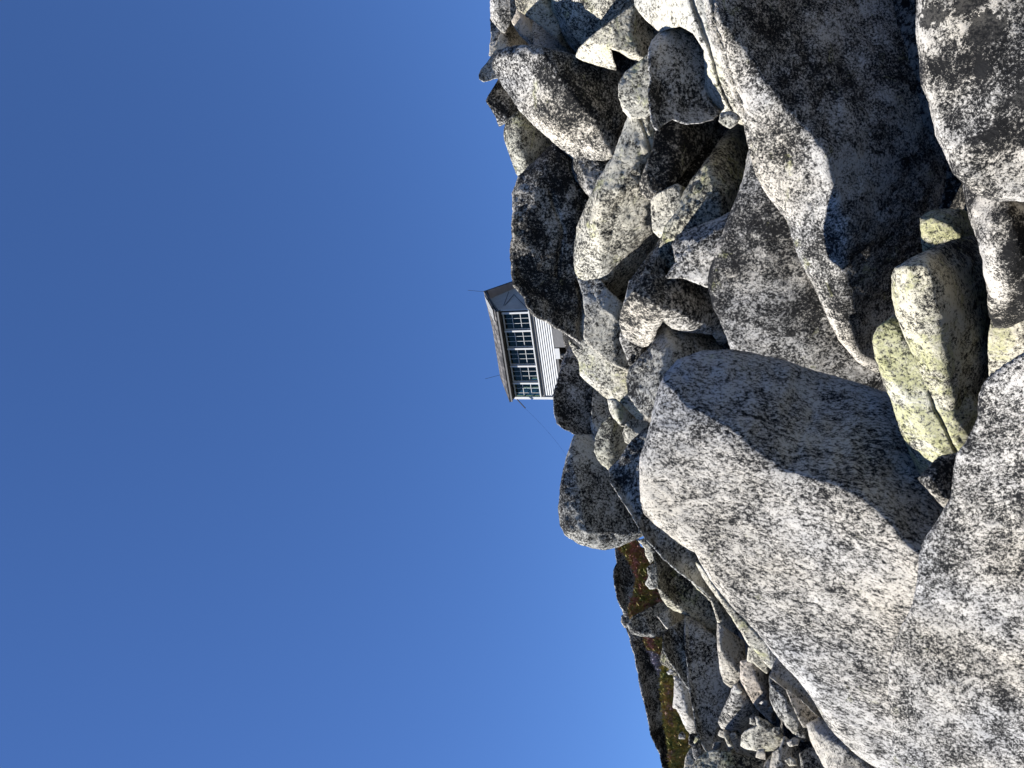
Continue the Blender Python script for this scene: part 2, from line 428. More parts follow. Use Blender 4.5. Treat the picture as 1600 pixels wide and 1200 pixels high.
rock('a15', 'rock_slab', 'long pale grey slab standing beside the charcoal boulder', 'rock', 'pale', 10.6, -.5, .35,
     [(984,184),(1009,180),(1025,200),(1022,228),(1003,268),(996,288),(1003,300),(1017,313),(1020,348),(1031,372),(1015,405),(998,440),(982,472),(974,481),(963,487),(950,489),(939,491),(932,478),(934,462),(922,455),(908,435),(901,424),(899,399),(904,354),(912,335),(928,300),(933,288),(950,258),(963,242),(971,215)],
     cr=[([(928,478),(950,440),(962,410),(985,380),(1004,350),(1012,320)],1.1,(1000,420))], T=1.6, soft=2, grooves=[([(1000,180),(1008,205),(1018,235)],2,6),([(925,430),(950,400),(960,350)],2,3)])
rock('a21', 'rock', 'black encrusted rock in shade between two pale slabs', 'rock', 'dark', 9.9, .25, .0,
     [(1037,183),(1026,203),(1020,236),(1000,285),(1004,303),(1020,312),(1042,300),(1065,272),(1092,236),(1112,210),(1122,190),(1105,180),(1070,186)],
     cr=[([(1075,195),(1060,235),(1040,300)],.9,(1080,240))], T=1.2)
rock('f1', 'rock', 'added rock coloured dark for the deep shade in the recess between the long speckled boulder and the pale slabs', 'rock', 'dark', 12.9, .3, .0,  # added filler; its dark colour stands in for the shade of the recess
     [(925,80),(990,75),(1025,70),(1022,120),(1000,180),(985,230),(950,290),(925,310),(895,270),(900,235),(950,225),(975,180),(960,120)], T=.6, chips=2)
rock('f2', 'rock', 'added rock coloured black for the shade at the bottom of the narrow crevice beside the giant slab', 'rock', 'dark', 10.4, .4, .0,  # gap filler, black material in place of the crevice's deep shade
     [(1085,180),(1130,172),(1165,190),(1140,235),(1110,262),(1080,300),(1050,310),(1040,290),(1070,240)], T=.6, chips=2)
rock('f3', 'rock', 'added rock coloured dark for the shade of the hole between the two lobed boulder and the largest boulder', 'rock', 'dark', 9.8, .3, .0,  # added to close the gap, shade of the hole put into its colour
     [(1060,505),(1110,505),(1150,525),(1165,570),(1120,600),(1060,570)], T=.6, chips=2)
rock('f4', 'rock', 'added rock coloured dark for the shaded gap under the dotted boulder beside the long pale slab', 'rock', 'dark', 10.4, .3, .0,  # invented filler, darkened by colour to read as the shaded gap
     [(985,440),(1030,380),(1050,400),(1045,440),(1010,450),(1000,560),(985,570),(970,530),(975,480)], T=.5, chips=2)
rock('a18', 'rock', 'light grey knobbly rock beside the rounded shaded boulder', 'rock', 'pale', 9.6, -.2, .2,
     [(1018,82),(998,98),(979,113),(968,130),(968,152),(975,172),(985,184),(1009,183),(1024,165),(1030,120),(1026,90)], T=1.0)
rock('a19', 'rock_slab', 'long cream and yellow slab running down beside the giant shaded slab', 'rock', 'pale', 8.3, -.4, .45,
     [(992,-60),(994,7),(1011,29),(1032,47),(1062,38),(1085,50),(1102,78),(1104,118),(1104,150),(1124,175),(1150,189),(1166,194),(1180,180),(1170,140),(1150,100),(1130,50),(1110,0),(1100,-60)], T=1.6, amp=.7, grooves=[([(1070,-60),(1085,10),(1108,70),(1125,130),(1150,185)],2.5,10)])
rock('a17', 'boulder', 'rounded boulder with a shaded greenish face and pale lower rim', 'boulder', 'mottle', 8.8, .1, -.1,
     [(1032,52),(1046,47),(1062,43),(1075,50),(1089,58),(1100,78),(1104,118),(1103,150),(1111,164),(1124,176),(1113,185),(1090,191),(1070,192),(1049,185),(1037,192),(1026,202),(1019,188),(1015,156),(1017,121),(1014,78),(1020,64)],
     cr=[([(1012,60),(1022,100),(1035,140),(1060,165),(1115,172)],-.0,(1030,180)),([(1012,110),(1045,148),(1075,168),(1125,166)],-1.0,(1035,180)),([(1030,45),(1028,100),(1035,150)],-.6,(1018,120))], T=1.2)
rock('a23', 'rock', 'pale greenish slab with a brown hollow, left of the giant slab', 'rock', 'green', 9.0, -.5, .25,
     [(1150,191),(1172,192),(1186,240),(1172,285),(1160,330),(1130,345),(1100,352),(1062,367),(1052,380),(1058,410),(1040,433),(1032,415),(1033,385),(1040,355),(1057,335),(1068,305),(1080,285),(1097,263),(1116,236),(1138,207)],
     cr=[([(1120,285),(1128,320),(1132,345)],1.8,(1150,310)),([(1158,192),(1140,270),(1150,330)],.6,(1170,260))], T=1.2)
rock('a22b', 'stone', 'small pale knob of stone at the head of the black crevice', 'stone', 'pale', 7.8, -.2, .3,
     [(1126,177),(1124,190),(1132,196),(1141,200),(1152,192),(1156,182),(1142,174)], T=.25)
rock('a24b', 'stone', 'small cream stone wedged beside the black encrusted rock', 'stone', 'pale', 9.6, -.4, .3,
     [(1018,313),(1030,302),(1058,288),(1070,295),(1062,320),(1057,337),(1043,354),(1031,370),(1021,360),(1019,335)], T=.6)
rock('a24', 'rock', 'mid grey rock with a cast shadow across its upper part', 'rock', 'mottle', 8.3, -.3, .35,
     [(1052,382),(1060,368),(1100,351),(1128,340),(1160,325),(1165,350),(1140,385),(1125,440),(1112,450),(1090,441),(1068,433),(1042,433),(1050,420),(1058,410)],
     cr=[([(1050,378),(1090,370),(1140,350)],1.3,(1100,345))], T=.9)
rock('a25b', 'stone', 'dark mottled stone wedged in shade under the long pale slab', 'stone', 'dark', 9.6, .3, .0,
     [(1032,372),(1020,398),(1000,438),(996,450),(1020,455),(1040,440),(1038,420),(1036,395)], T=.5)
rock('a27', 'rock', 'shaded grey rock behind the head of the largest boulder', 'rock', 'grey', 9.3, .05, .15,
     [(1042,502),(1027,520),(1020,540),(1000,560),(985,578),(981,596),(984,618),(1000,640),(1012,652),(1030,640),(1070,600),(1120,575),(1150,560),(1145,540),(1112,516),(1068,512)],
     cr=[([(1045,500),(1050,540),(1058,580)],.7,(1090,550)),([(980,600),(1010,570),(1035,550)],-.4,(985,575))], T=1.2)
rock('a25', 'boulder', 'two lobed boulder dotted with round black lichen spots', 'boulder', 'mottle', 8.7, -.25, .35,
     [(976,478),(996,446),(1010,430),(1038,432),(1068,432),(1090,441),(1112,449),(1124,472),(1130,490),(1136,515),(1143,540),(1128,542),(1114,521),(1090,518),(1068,516),(1052,512),(1036,499),(1026,515),(1015,538),(1001,540),(988,534),(975,524),(970,505),(971,492)],
     cr=[([(985,470),(1020,478),(1040,482),(1080,488),(1130,495)],.9,(1070,455)),([(1014,500),(1008,545)],.9,(1025,520))], T=1.0)
# left of the hut
rock('a28', 'boulder', 'blocky boulder on the skyline at the foot of the hut', 'boulder', 'dark', 14.6, .2, -.05,
     [(893,538),(880,565),(873,592),(866,618),(867,640),(871,660),(880,668),(897,676),(915,688),(930,688),(936,660),(938,625),(935,606),(928,590),(912,570),(905,550)],
     cr=[([(864,648),(885,655),(932,686)],-1.2,(885,672)),([(878,560),(884,610),(884,640)],-.0,(870,620)),([(893,540),(880,600),(878,650)],-.5,(868,620))], T=1.8)
rock('a29', 'rock', 'grey rock face deep in shade behind the small cream stones', 'rock', 'grey', 13.6, .5, .0,
     [(930,600),(948,612),(956,635),(955,660),(940,680),(930,690),(924,665)], T=.8)
rock('a33', 'boulder', 'tall smooth rounded dark boulder standing up against the sky left of the hut', 'boulder', 'grey', 13.0, .42, -.12,
     [(899,681),(890,706),(882,735),(877,765),(875,795),(877,820),(885,835),(905,848),(925,854),(945,857),(965,852),(980,846),(998,838),(1012,830),(1005,790),(985,760),(965,730),(955,700),(945,680),(920,682)],
     fk=.15, T=2.0, roll=.6, w=14, amp=.6)
rock('a30', 'rock', 'cream rounded rock beside the tall dark boulder', 'rock', 'green', 12.2, -.5, .2,
     [(955,650),(941,662),(932,683),(930,705),(939,724),(954,734),(966,722),(988,698),(985,680),(974,664),(964,652)],
     cr=[([(957,648),(953,690),(950,735)],1.2,(970,690))], T=.9, soft=2)
rock('a31', 'stone', 'small cream stone with a dimple under the white angular rock', 'stone', 'pale', 11.4, -.3, .3,
     [(950,624),(953,640),(957,650),(971,665),(985,667),(992,654),(978,640),(962,624)], cr=[([(960,622),(966,640),(972,668)],.9,(980,650))], T=.5)
rock('a32', 'stone', 'lowest small cream stone hanging above the shaded wedge slab', 'stone', 'pale', 11.2, -.4, .3,
     [(974,678),(978,664),(988,655),(1005,658),(1018,663),(1009,674),(985,695),(977,690)], cr=[([(978,660),(990,672),(1002,680)],.8,(1000,660))], T=.4)
rock('a34', 'rock_slab', 'long shaded wedge slab with a thin sunlit upper edge', 'rock', 'grey', 9.6, .45, .0,
     [(954,734),(955,752),(974,783),(990,806),(1001,826),(1011,842),(1038,872),(1062,893),(1080,906),(1100,922),(1112,932),(1122,925),(1110,890),(1095,860),(1060,825),(1030,790),(1020,740),(1025,690),(1020,664),(1005,674),(985,694),(966,722)],
     cr=[([(950,752),(975,787),(1012,846),(1040,876),(1080,908)],-.0,(960,800)),([(961,748),(980,780),(1016,838),(1044,868),(1084,899)],-1.9,(960,800))], T=1.0, w=5, roll=.7, soft=1.5)
# ridge and small rocks on the left side of the hill
rock('b46b', 'rock_slab', 'long low dark ridge rock against the sky on the left side of the hill', 'rock', 'dark', 16.5, .3, -.15,
     [(975,945),(978,975),(986,997),(994,1029),(1002,1075),(1013,1115),(1018,1147),(1032,1177),(1038,1200),(1048,1260),(1085,1260),(1075,1200),(1062,1150),(1055,1100),(1050,1050),(1040,1000),(1020,960)],
     cr=[([(983,960),(1005,1040),(1018,1110),(1024,1142)],-1.5,(985,1060)),([(1008,1120),(1030,1145),(1060,1168)],-.8,(1030,1180))], T=2, w=7)
rock('b46a', 'rock', 'dark lumpy rock against the sky just left of the tall rounded boulder', 'rock', 'grey', 16.0, .25, -.1,
     [(960,845),(963,862),(965,880),(960,892),(960,905),(963,922),(967,940),(973,953),(980,968),(1000,975),(1015,940),(1010,890),(990,850),(975,838)],
     cr=[([(966,850),(968,900),(980,960)],-1.5,(961,900))], T=2, w=6)
rock('b46c', 'stone', 'tiny dark stone perched on the left ridge', 'stone', 'dark', 16.0, -.1, 0,
     [(972,962),(971,972),(976,980),(984,978),(984,966),(978,960)], T=.2)
rock('b47', 'stone', 'wedge shaped grey stone between the two patches of red heather', 'stone', 'grey', 14.2, .3, .0,
     [(982,978),(989,964),(1015,951),(1037,940),(1048,948),(1052,965),(1042,982),(1036,999),(1007,994),(986,989)],
     cr=[([(984,990),(1000,972),(1030,957),(1045,950)],-1.2,(1000,955))], T=.7, w=4, soft=2)
rock('b63', 'stone', 'brown stone beside a dark hole above the grey slabs', 'stone', 'tan', 13.4, .2, .1,
     [(1028,963),(1038,957),(1050,950),(1064,952),(1072,962),(1066,975),(1045,984),(1041,980)], cr=[([(1046,948),(1052,965),(1050,984)],2.2,(1066,962))], T=.5)
rock('b48s', 'stone', 'small cream pebble like stone below the tall dark boulder', 'stone', 'pale', 13.0, -.4, .2,
     [(998,845),(1008,856),(1010,868),(1016,879),(1023,873),(1024,862),(1018,852),(1006,842)], T=.3)
rock('b48t', 'stone', 'little grey stone sitting in the red heather', 'stone', 'grey', 13.9, -.1, .1,
     [(1012,888),(1018,882),(1028,878),(1032,895),(1028,918),(1016,920),(1009,912),(1014,902)], T=.3)
rock('b48', 'rock', 'olive green lichened rock with a white sunlit flank', 'rock', 'green', 12.6, .35, .05,
     [(1021,866),(1025,883),(1027,900),(1029,920),(1036,935),(1044,946),(1053,952),(1072,960),(1099,981),(1122,1005),(1130,1000),(1128,970),(1114,938),(1093,915),(1070,890),(1048,872),(1034,862)],
     cr=[([(1038,866),(1050,890),(1052,920),(1062,945),(1100,974),(1120,998)],-1.8,(1035,925))], T=1.2, w=5, soft=2)
rock('b49', 'rock_slab', 'pale greenish splinter slab right of the olive rock', 'rock', 'pale', 11.4, -.15, .2,
     [(1070,897),(1085,908),(1108,925),(1124,937),(1140,958),(1160,985),(1170,1003),(1158,1005),(1135,988),(1123,974),(1112,940),(1093,922)],
     cr=[([(1075,895),(1120,940),(1168,1000)],1.2,(1140,950))], T=.6, w=4)
rock('b50', 'rock_slab', 'long thin cream slab squeezed against the edge of the largest boulder', 'rock', 'pale', 9.6, -.3, .3,
     [(1088,878),(1099,900),(1116,925),(1140,958),(1158,986),(1171,1007),(1185,1021),(1204,1044),(1212,1034),(1208,1012),(1200,985),(1180,960),(1140,925),(1110,890)],
     cr=[([(1100,893),(1125,930),(1165,970),(1200,1010),(1212,1030)],1.2,(1185,970))], T=.8, w=4, soft=2)
rock('b51', 'stone', 'small triangular grey stone at the edge of the largest boulder', 'stone', 'grey', 8.6, .1, .2,
     [(1190,984),(1206,992),(1224,1012),(1219,1026),(1206,1042),(1200,1015)], T=.3, w=3)
rock('b64', 'stone', 'pale greenish stone at the top of the gold moss strip', 'stone', 'green', 13.6, .0, .2,
     [(1036,1012),(1046,1025),(1058,1040),(1070,1058),(1078,1076),(1060,1070),(1050,1050),(1044,1042),(1034,1037),(1032,1030)], T=.5, w=3)
rock('b65', 'rock', 'pale rounded rock with a shaded right side beside the moss strip', 'rock', 'white', 12.9, -.3, .1,
     [(1055,1062),(1064,1060),(1078,1070),(1090,1100),(1094,1150),(1083,1150),(1072,1137),(1064,1118),(1058,1108),(1052,1104),(1054,1088)],
     cr=[([(1062,1060),(1066,1090),(1074,1120),(1088,1148)],1.2,(1084,1095))], T=.9, w=5, soft=2)
rock('b62', 'rock_slab', 'narrow grey slab with a sunlit left edge, left of the large grey slab', 'rock', 'grey', 12.4, .25, .1,
     [(1070,968),(1058,975),(1045,983),(1038,992),(1036,1005),(1038,1018),(1050,1037),(1064,1058),(1078,1077),(1086,1060),(1086,1000),(1080,970)],
     cr=[([(1044,982),(1050,1005),(1062,1035),(1077,1068)],-1.7,(1045,1025))], T=.8, w=4, soft=2)
rock('b61', 'rock_slab', 'large flat bluish grey slab in shade on the left slope', 'rock', 'grey', 11.8, .32, .15,
     [(1072,962),(1085,969),(1099,981),(1112,992),(1124,1005),(1136,1045),(1146,1072),(1140,1100),(1134,1132),(1140,1160),(1134,1178),(1107,1178),(1096,1158),(1088,1136),(1085,1110),(1077,1072),(1075,1034),(1072,1007)],
     cr=[([(1075,960),(1079,1030),(1086,1095),(1094,1140)],-1.8,(1073,1030)),([(1080,1140),(1110,1145),(1140,1150)],-.8,(1110,1170))], fk=.1, T=1.0, w=4, roll=.6, soft=2)
rock('b60', 'rock', 'tan rock half in sun wedged between splinter slab and grey slab', 'rock', 'tan', 10.9, -.45, .25,
     [(1122,974),(1140,987),(1162,1003),(1164,1034),(1155,1061),(1142,1073),(1132,1065),(1126,1045),(1122,1008)],
     cr=[([(1121,1005),(1136,1028),(1158,1052)],1.1,(1150,1010))], T=.6, w=5, soft=2)
rock('b59b', 'stone', 'small white stone next to a black hole under the thin cream slab', 'stone', 'pale', 9.9, -.4, .2,
     [(1170,1012),(1180,1012),(1192,1026),(1204,1044),(1198,1052),(1178,1036),(1168,1032)], T=.3)
rock('b59', 'rock', 'pinkish freshly broken rock in the middle of the small rocks', 'rock', 'pink', 10.1, -.4, .2,
     [(1158,1034),(1171,1031),(1190,1042),(1203,1056),(1204,1088),(1212,1112),(1222,1130),(1205,1126),(1185,1108),(1169,1083),(1158,1061)],
     cr=[([(1176,1030),(1182,1060),(1190,1075),(1215,1125)],1.0,(1200,1062))], T=.7, w=4, soft=2, amp=1.3)
rock('b58', 'rock', 'white pyramid shaped rock among the small rocks', 'rock', 'white', 10.4, -.5, .3,
     [(1147,1071),(1138,1094),(1129,1112),(1123,1128),(1128,1137),(1140,1140),(1153,1140),(1163,1150),(1186,1134),(1184,1110),(1169,1090),(1161,1077),(1153,1068)],
     cr=[([(1150,1066),(1160,1100),(1158,1140)],1.0,(1175,1110))], T=.7, w=6)
rock('b69', 'rock', 'dark brown rock under the white pyramid rock', 'rock', 'tan', 10.6, .5, .0,
     [(1132,1138),(1153,1138),(1170,1150),(1185,1175),(1190,1200),(1160,1200),(1142,1180),(1136,1160)], T=.5)
rock('b69b', 'stone_shard', 'thin white blade of stone above the olive boulder at the left border', 'stone', 'pale', 10.2, -.5, .3,
     [(1132,1149),(1137,1150),(1145,1165),(1150,1179),(1144,1177),(1137,1163)], T=.2, w=2)
rock('b57', 'rock', 'cream block with a square shadow on its face', 'rock', 'pale', 9.4, -.35, .35,
     [(1182,1120),(1196,1127),(1210,1136),(1226,1152),(1224,1170),(1206,1172),(1180,1172),(1166,1169),(1158,1165),(1160,1150),(1166,1142),(1183,1134)],
     cr=[([(1190,1122),(1186,1145),(1162,1162)],.0,(1175,1140))], T=.6, w=4)
rock('b55', 'rock', 'grey speckled rock below the brown wedge slab', 'rock', 'grey', 8.9, -.1, .2,
     [(1203,1058),(1212,1066),(1229,1080),(1243,1104),(1252,1128),(1264,1140),(1264,1156),(1254,1158),(1233,1138),(1214,1115),(1204,1093)],
     cr=[([(1203,1062),(1226,1100),(1262,1150)],.8,(1245,1100))], T=.6, w=4)
rock('b70', 'rock', 'dark angular rock with a pale ridge at the bottom of the small rocks', 'rock', 'tan', 9.0, .1, .1,
     [(1218,1170),(1226,1152),(1245,1165),(1256,1185),(1262,1230),(1205,1230),(1204,1200),(1208,1178)], cr=[([(1232,1150),(1228,1190),(1232,1230)],.9,(1245,1190))], T=.5)
rock('b71', 'stone', 'shaded rounded stone beside the lowest small rocks', 'stone', 'grey', 8.8, .3, .0,
     [(1250,1178),(1268,1167),(1284,1186),(1296,1230),(1258,1230)], T=.4)
rock('b72', 'stone', 'shadowed stone behind the olive boulder at the left border', 'stone', 'tan', 9.4, .3, .1,
     [(1212,1172),(1196,1192),(1188,1230),(1222,1230),(1222,1190)], T=.4)
rock('b66', 'stone', 'dark round stone in a hollow beside the moss', 'stone', 'dark', 12.6, .3, .0,
     [(1078,1148),(1090,1146),(1094,1158),(1086,1168),(1077,1162)], T=.25)
rock('b67', 'stone', 'small white upright stone above the olive boulder', 'stone', 'white', 11.9, -.35, .1,
     [(1082,1167),(1089,1160),(1097,1166),(1106,1180),(1094,1192),(1085,1184)], cr=[([(1091,1158),(1096,1190)],1.3,(1102,1175))], T=.3, w=3)
rock('b68b', 'stone', 'tan stone between the moss strip and the olive boulder', 'stone', 'tan', 12.0, -.2, .2,
     [(1080,1170),(1090,1180),(1096,1195),(1092,1230),(1066,1230),(1070,1200),(1073,1182)], T=.4)
rock('b68', 'boulder', 'olive rounded boulder cut by the left border of the hill', 'boulder', 'green', 10.2, -.1, .3,
     [(1080,1204),(1088,1189),(1104,1177),(1120,1172),(1142,1176),(1169,1184),(1192,1190),(1206,1215),(1215,1270),(1075,1270)],
     cr=[([(1122,1168),(1150,1200),(1200,1225)],.5,(1165,1185))], T=1.0)
# right of the small rocks
rock('b53', 'rock_slab', 'brown shaded lower layer of the split slab beneath the brown wedge', 'rock', 'tan', 8.2, .35, .05,
     [(1228,1074),(1240,1082),(1262,1098),(1284,1116),(1288,1128),(1272,1134),(1256,1136),(1248,1122),(1238,1100)], T=.4, w=3, roll=.6)
rock('b52', 'rock_slab', 'brown wedge slab with a bright sunlit rim, left of the largest boulder', 'rock', 'tan', 7.4, .4, .1,
     [(1221,1014),(1211,1036),(1204,1057),(1218,1068),(1232,1078),(1252,1092),(1270,1110),(1286,1124),(1310,1139),(1332,1155),(1340,1150),(1328,1118),(1300,1085),(1275,1055),(1245,1020),(1228,1005)],
     cr=[([(1210,1054),(1232,1071),(1255,1088),(1288,1119),(1330,1146)],-2.0,(1225,1078)),([(1228,1050),(1255,1075),(1300,1100)],.5,(1270,1070))], T=.7, w=3, roll=.6, soft=1.5)
rock('b54', 'boulder', 'tan and grey boulder at the left border beside the largest boulder', 'boulder', 'tan', 6.9, -.4, .3,
     [(1262,1133),(1272,1127),(1281,1122),(1304,1138),(1334,1153),(1358,1173),(1384,1200),(1400,1270),(1300,1270),(1294,1205),(1277,1174),(1269,1156)],
     cr=[([(1262,1128),(1284,1150),(1310,1166),(1345,1185),(1370,1215)],1.1,(1330,1165))], T=1.0, w=6, soft=2)
# the big foreground boulders
rock('c36', 'boulder', 'tall dark mottled boulder standing against the giant slab', 'boulder', 'mottle2', 6.5, -.28, .4,
     [(1172,236),(1163,280),(1150,318),(1136,355),(1120,395),(1111,422),(1109,450),(1117,478),(1128,500),(1140,530),(1150,560),(1160,588),(1178,608),(1200,624),(1240,638),(1290,648),(1340,658),(1365,648),(1400,625),(1425,600),(1420,560),(1390,540),(1340,500),(1300,430),(1260,340),(1215,270),(1190,240)], fk=.15, nf=7, T=1.3, w=12, amp=.9, chips=0)
rock('c20', 'boulder', 'giant slab with a pale sunlit upper face and a dark overhanging lower face', 'boulder', 'slab', 5.6, -.45, .62,
     [(1096,-90),(1100,-10),(1112,50),(1132,110),(1152,160),(1167,195),(1174,240),(1184,272),(1206,310),(1230,342),(1250,398),(1274,448),(1298,498),(1312,530),(1345,564),(1372,578),(1400,570),(1440,540),(1480,440),(1500,340),(1500,260),(1490,180),(1478,100),(1470,0),(1460,-90)],
     cr=[([(1075,-90),(1115,10),(1165,90),(1205,142),(1245,188),(1284,232),(1305,290),(1320,350),(1320,420),(1314,480),(1335,560)],1.05,(1400,200))], fk=.10, nf=7, grooves=[([(1102,-60),(1118,35),(1142,112),(1163,170),(1172,210),(1180,262)],2.6,12),([(1260,300),(1290,380),(1300,440)],2,3)], T=2.0, w=22, roll=.7, chips=0, amp=.8)
rock('c35', 'boulder', 'largest boulder, a broad light grey sunlit dome with a shaded right side', 'boulder', 'white', 4.9, -.35, .72,
     [(1020,657),(1028,618),(1042,588),(1062,566),(1100,553),(1145,548),(1200,560),(1300,590),(1400,620),(1460,700),(1500,790),(1495,860),(1470,940),(1450,1000),(1436,1060),(1440,1120),(1450,1290),(1420,1290),(1398,1230),(1376,1200),(1350,1182),(1330,1168),(1300,1138),(1272,1092),(1250,1060),(1212,1020),(1190,993),(1150,950),(1112,905),(1098,884),(1088,862),(1050,836),(1022,815),(1008,800),(1003,780),(1002,740),(1004,712),(1012,688)],
     cr=[([(1030,590),(1080,628),(1140,668),(1190,708),(1228,738),(1290,752),(1340,772),(1385,812),(1440,875),(1450,890)],1.2,(1300,660)),([(1000,760),(1040,800),(1100,860),(1180,950),(1300,1090)],.0,(1000,900))], fk=.14, nf=9, grooves=[([(1120,640),(1180,760),(1210,830)],2,2.5),([(1250,940),(1330,1010),(1390,1090)],2,2.5)], T=1.1, w=20, roll=.8, chips=0, amp=.7, dens=1.15)
rock('c39', 'stone', 'yellow stone behind the two tone boulder, under the overhang', 'stone', 'yellow', 4.6, -.5, .2,
     [(1439,341),(1446,335),(1458,330),(1480,328),(1498,328),(1518,336),(1532,352),(1540,385),(1500,410),(1460,405),(1444,396),(1441,375)],
     cr=[([(1440,338),(1462,342),(1485,350),(1500,368)],1.3,(1500,335))], T=.5, w=5)
rock('c37', 'rock_slab', 'yellow green lichen covered slab with a long crack', 'rock', 'yellow', 4.1, -.5, .45,
     [(1397,496),(1374,512),(1366,531),(1370,558),(1384,600),(1394,621),(1406,662),(1421,699),(1439,741),(1450,748),(1475,730),(1497,710),(1515,694),(1524,668),(1530,640),(1510,600),(1470,540),(1430,490)],
     cr=[([(1452,618),(1462,640),(1478,668),(1488,695),(1497,712)],.0,(1510,650)),([(1390,500),(1410,530),(1430,560)],.8,(1425,510))], fk=.12, grooves=[([(1452,610),(1462,640),(1478,668),(1488,695),(1500,715)],2.5,9)], T=.7, w=7, soft=2)
rock('c38', 'boulder', 'two tone boulder, pale yellowish left side and black shaded right side', 'boulder', 'yellowish', 3.85, -.6, .42,
     [(1396,434),(1401,421),(1428,405),(1450,394),(1474,383),(1519,371),(1530,378),(1541,400),(1548,430),(1548,488),(1546,550),(1540,610),(1526,650),(1521,672),(1516,690),(1506,700),(1498,709),(1488,690),(1480,665),(1468,645),(1458,626),(1444,604),(1433,563),(1420,536),(1406,499),(1397,465)],
     cr=[([(1420,398),(1448,410),(1457,440),(1466,500),(1478,570),(1488,640),(1520,690)],1.4,(1520,500))], T=.9, w=10, soft=4)
rock('c42', 'rock', 'pale rock in the gap below the narrow black and white rock', 'rock', 'pale', 3.9, -.5, .4,
     [(1551,500),(1546,530),(1546,555),(1548,592),(1570,592),(1600,575),(1640,540),(1640,490),(1590,490)], T=.5)
rock('c44', 'stone', 'small black crusted stone at the tip of the yellow slab', 'stone', 'dark', 3.65, -.2, .3,
     [(1436,748),(1450,733),(1469,714),(1498,708),(1520,700),(1515,740),(1500,770),(1487,786),(1476,793),(1460,775)],
     cr=[([(1434,744),(1460,748),(1480,790)],.8,(1490,730))], T=.4, w=6)
rock('c41', 'boulder', 'narrow black and white rock at the bottom border with a black right side', 'boulder', 'bold', 3.4, -.35, .45,
     [(1508,290),(1511,312),(1517,340),(1531,378),(1538,408),(1544,450),(1549,493),(1557,509),(1573,511),(1600,501),(1650,480),(1720,440),(1720,260),(1620,270),(1540,285)],
     cr=[([(1545,285),(1580,340),(1590,400),(1572,450),(1565,500)],.9,(1620,420))], T=.7, w=9)
rock('c40', 'boulder', 'huge black and white crusted boulder filling the lower right corner', 'boulder', 'bold', 2.9, -.4, .5,
     [(1430,-90),(1434,15),(1433,54),(1438,91),(1442,129),(1455,161),(1463,210),(1480,242),(1492,271),(1510,290),(1527,301),(1560,312),(1610,312),(1720,320),(1760,200),(1760,-90)], T=1.0, w=18, amp=.8)
rock('c45', 'boulder', 'wide whitish foreground boulder along the bottom border', 'boulder', 'white2', 2.9, -.42, .75,
     [(1560,583),(1545,598),(1532,620),(1531,650),(1523,672),(1514,694),(1500,708),(1494,730),(1492,755),(1488,778),(1474,804),(1460,825),(1448,844),(1440,872),(1437,900),(1434,920),(1427,948),(1412,978),(1405,996),(1396,1021),(1391,1050),(1391,1088),(1397,1128),(1399,1200),(1404,1300),(1780,1300),(1780,440),(1680,500),(1620,545),(1590,562)], fk=.12, nf=8, T=1.0, w=10, roll=.8, chips=0, amp=.7, dens=1.15)

_rs = random.Random(5)
for cx_, cy_, r_, tt_ in ((1166,1064,8,10.2),(1152,1080,7,10.3),(1194,1098,8,10.0),(1177,1126,7,10.0),(1214,1142,8,9.3),(1240,1160,9,8.8),(1130,1146,7,11.2),(1092,1157,7,12.2),(1066,1150,6,12.7),(1190,1178,9,9.2),(1237,1190,9,8.7),(1058,1060,6,13.2),(1048,1050,5,13.4),(1120,1164,8,10.9),(1168,1160,6,9.6),(1205,1108,6,9.6),(1252,1148,7,8.4),(1146,1150,7,10.2)):
    n_ = _rs.randint(4, 6); a0_ = _rs.uniform(0, 6.28); el_ = _rs.uniform(.5, 1)
    pts_ = []
    for k_ in range(n_):
        a_ = a0_+k_*6.283/n_+_rs.uniform(-.3, .3); q_ = r_*_rs.uniform(.75, 1.25)
        pts_.append((cx_+q_*math.cos(a_), cy_+q_*el_*math.sin(a_)))
    rock('chip%d_%d' % (cx_, cy_), 'stone_chip', 'small angular stone chip wedged between the broken rocks on the left slope', 'stone', _rs.choice(['pale', 'grey', 'tan', 'white']), tt_, _rs.uniform(-.5, .2), .2, pts_, T=.12, w=1.5, chips=3, group='stone chips between the broken rocks', fk=.6)
# ------------------------------------------------------------------ hillside under the boulders
RT = []
for key, o in ROCKS.items():
    me = o.data; V = np.zeros(len(me.vertices)*3); me.vertices.foreach_get('co', V)
    V = V.reshape(-1, 3)+np.array(o.location)-np.array(EYE)
    t = V@np.array(FWD); RT.append(np.c_[800-F*(V@np.array(UP))/t, 600-F*(V@np.array(RIGHT))/t, t])
RT = np.vstack(RT)
CS = 8
GX, GY = 260, 200                     # cells over photo pixels -200..1880, -200..1400
ix = ((RT[:, 0]+200)/CS).astype(int); iy = ((RT[:, 1]+200)/CS).astype(int)
ok = (ix >= 0) & (ix < GX) & (iy >= 0) & (iy < GY)
zb = np.full((GX, GY), 0.0); zn = np.full((GX, GY), 1e9)
np.minimum.at(zn, (ix[ok], iy[ok]), RT[ok, 2])
has = zn < 1e8
first = np.array([np.argmax(has[:, j]) if has[:, j].any() else -1 for j in range(GY)])
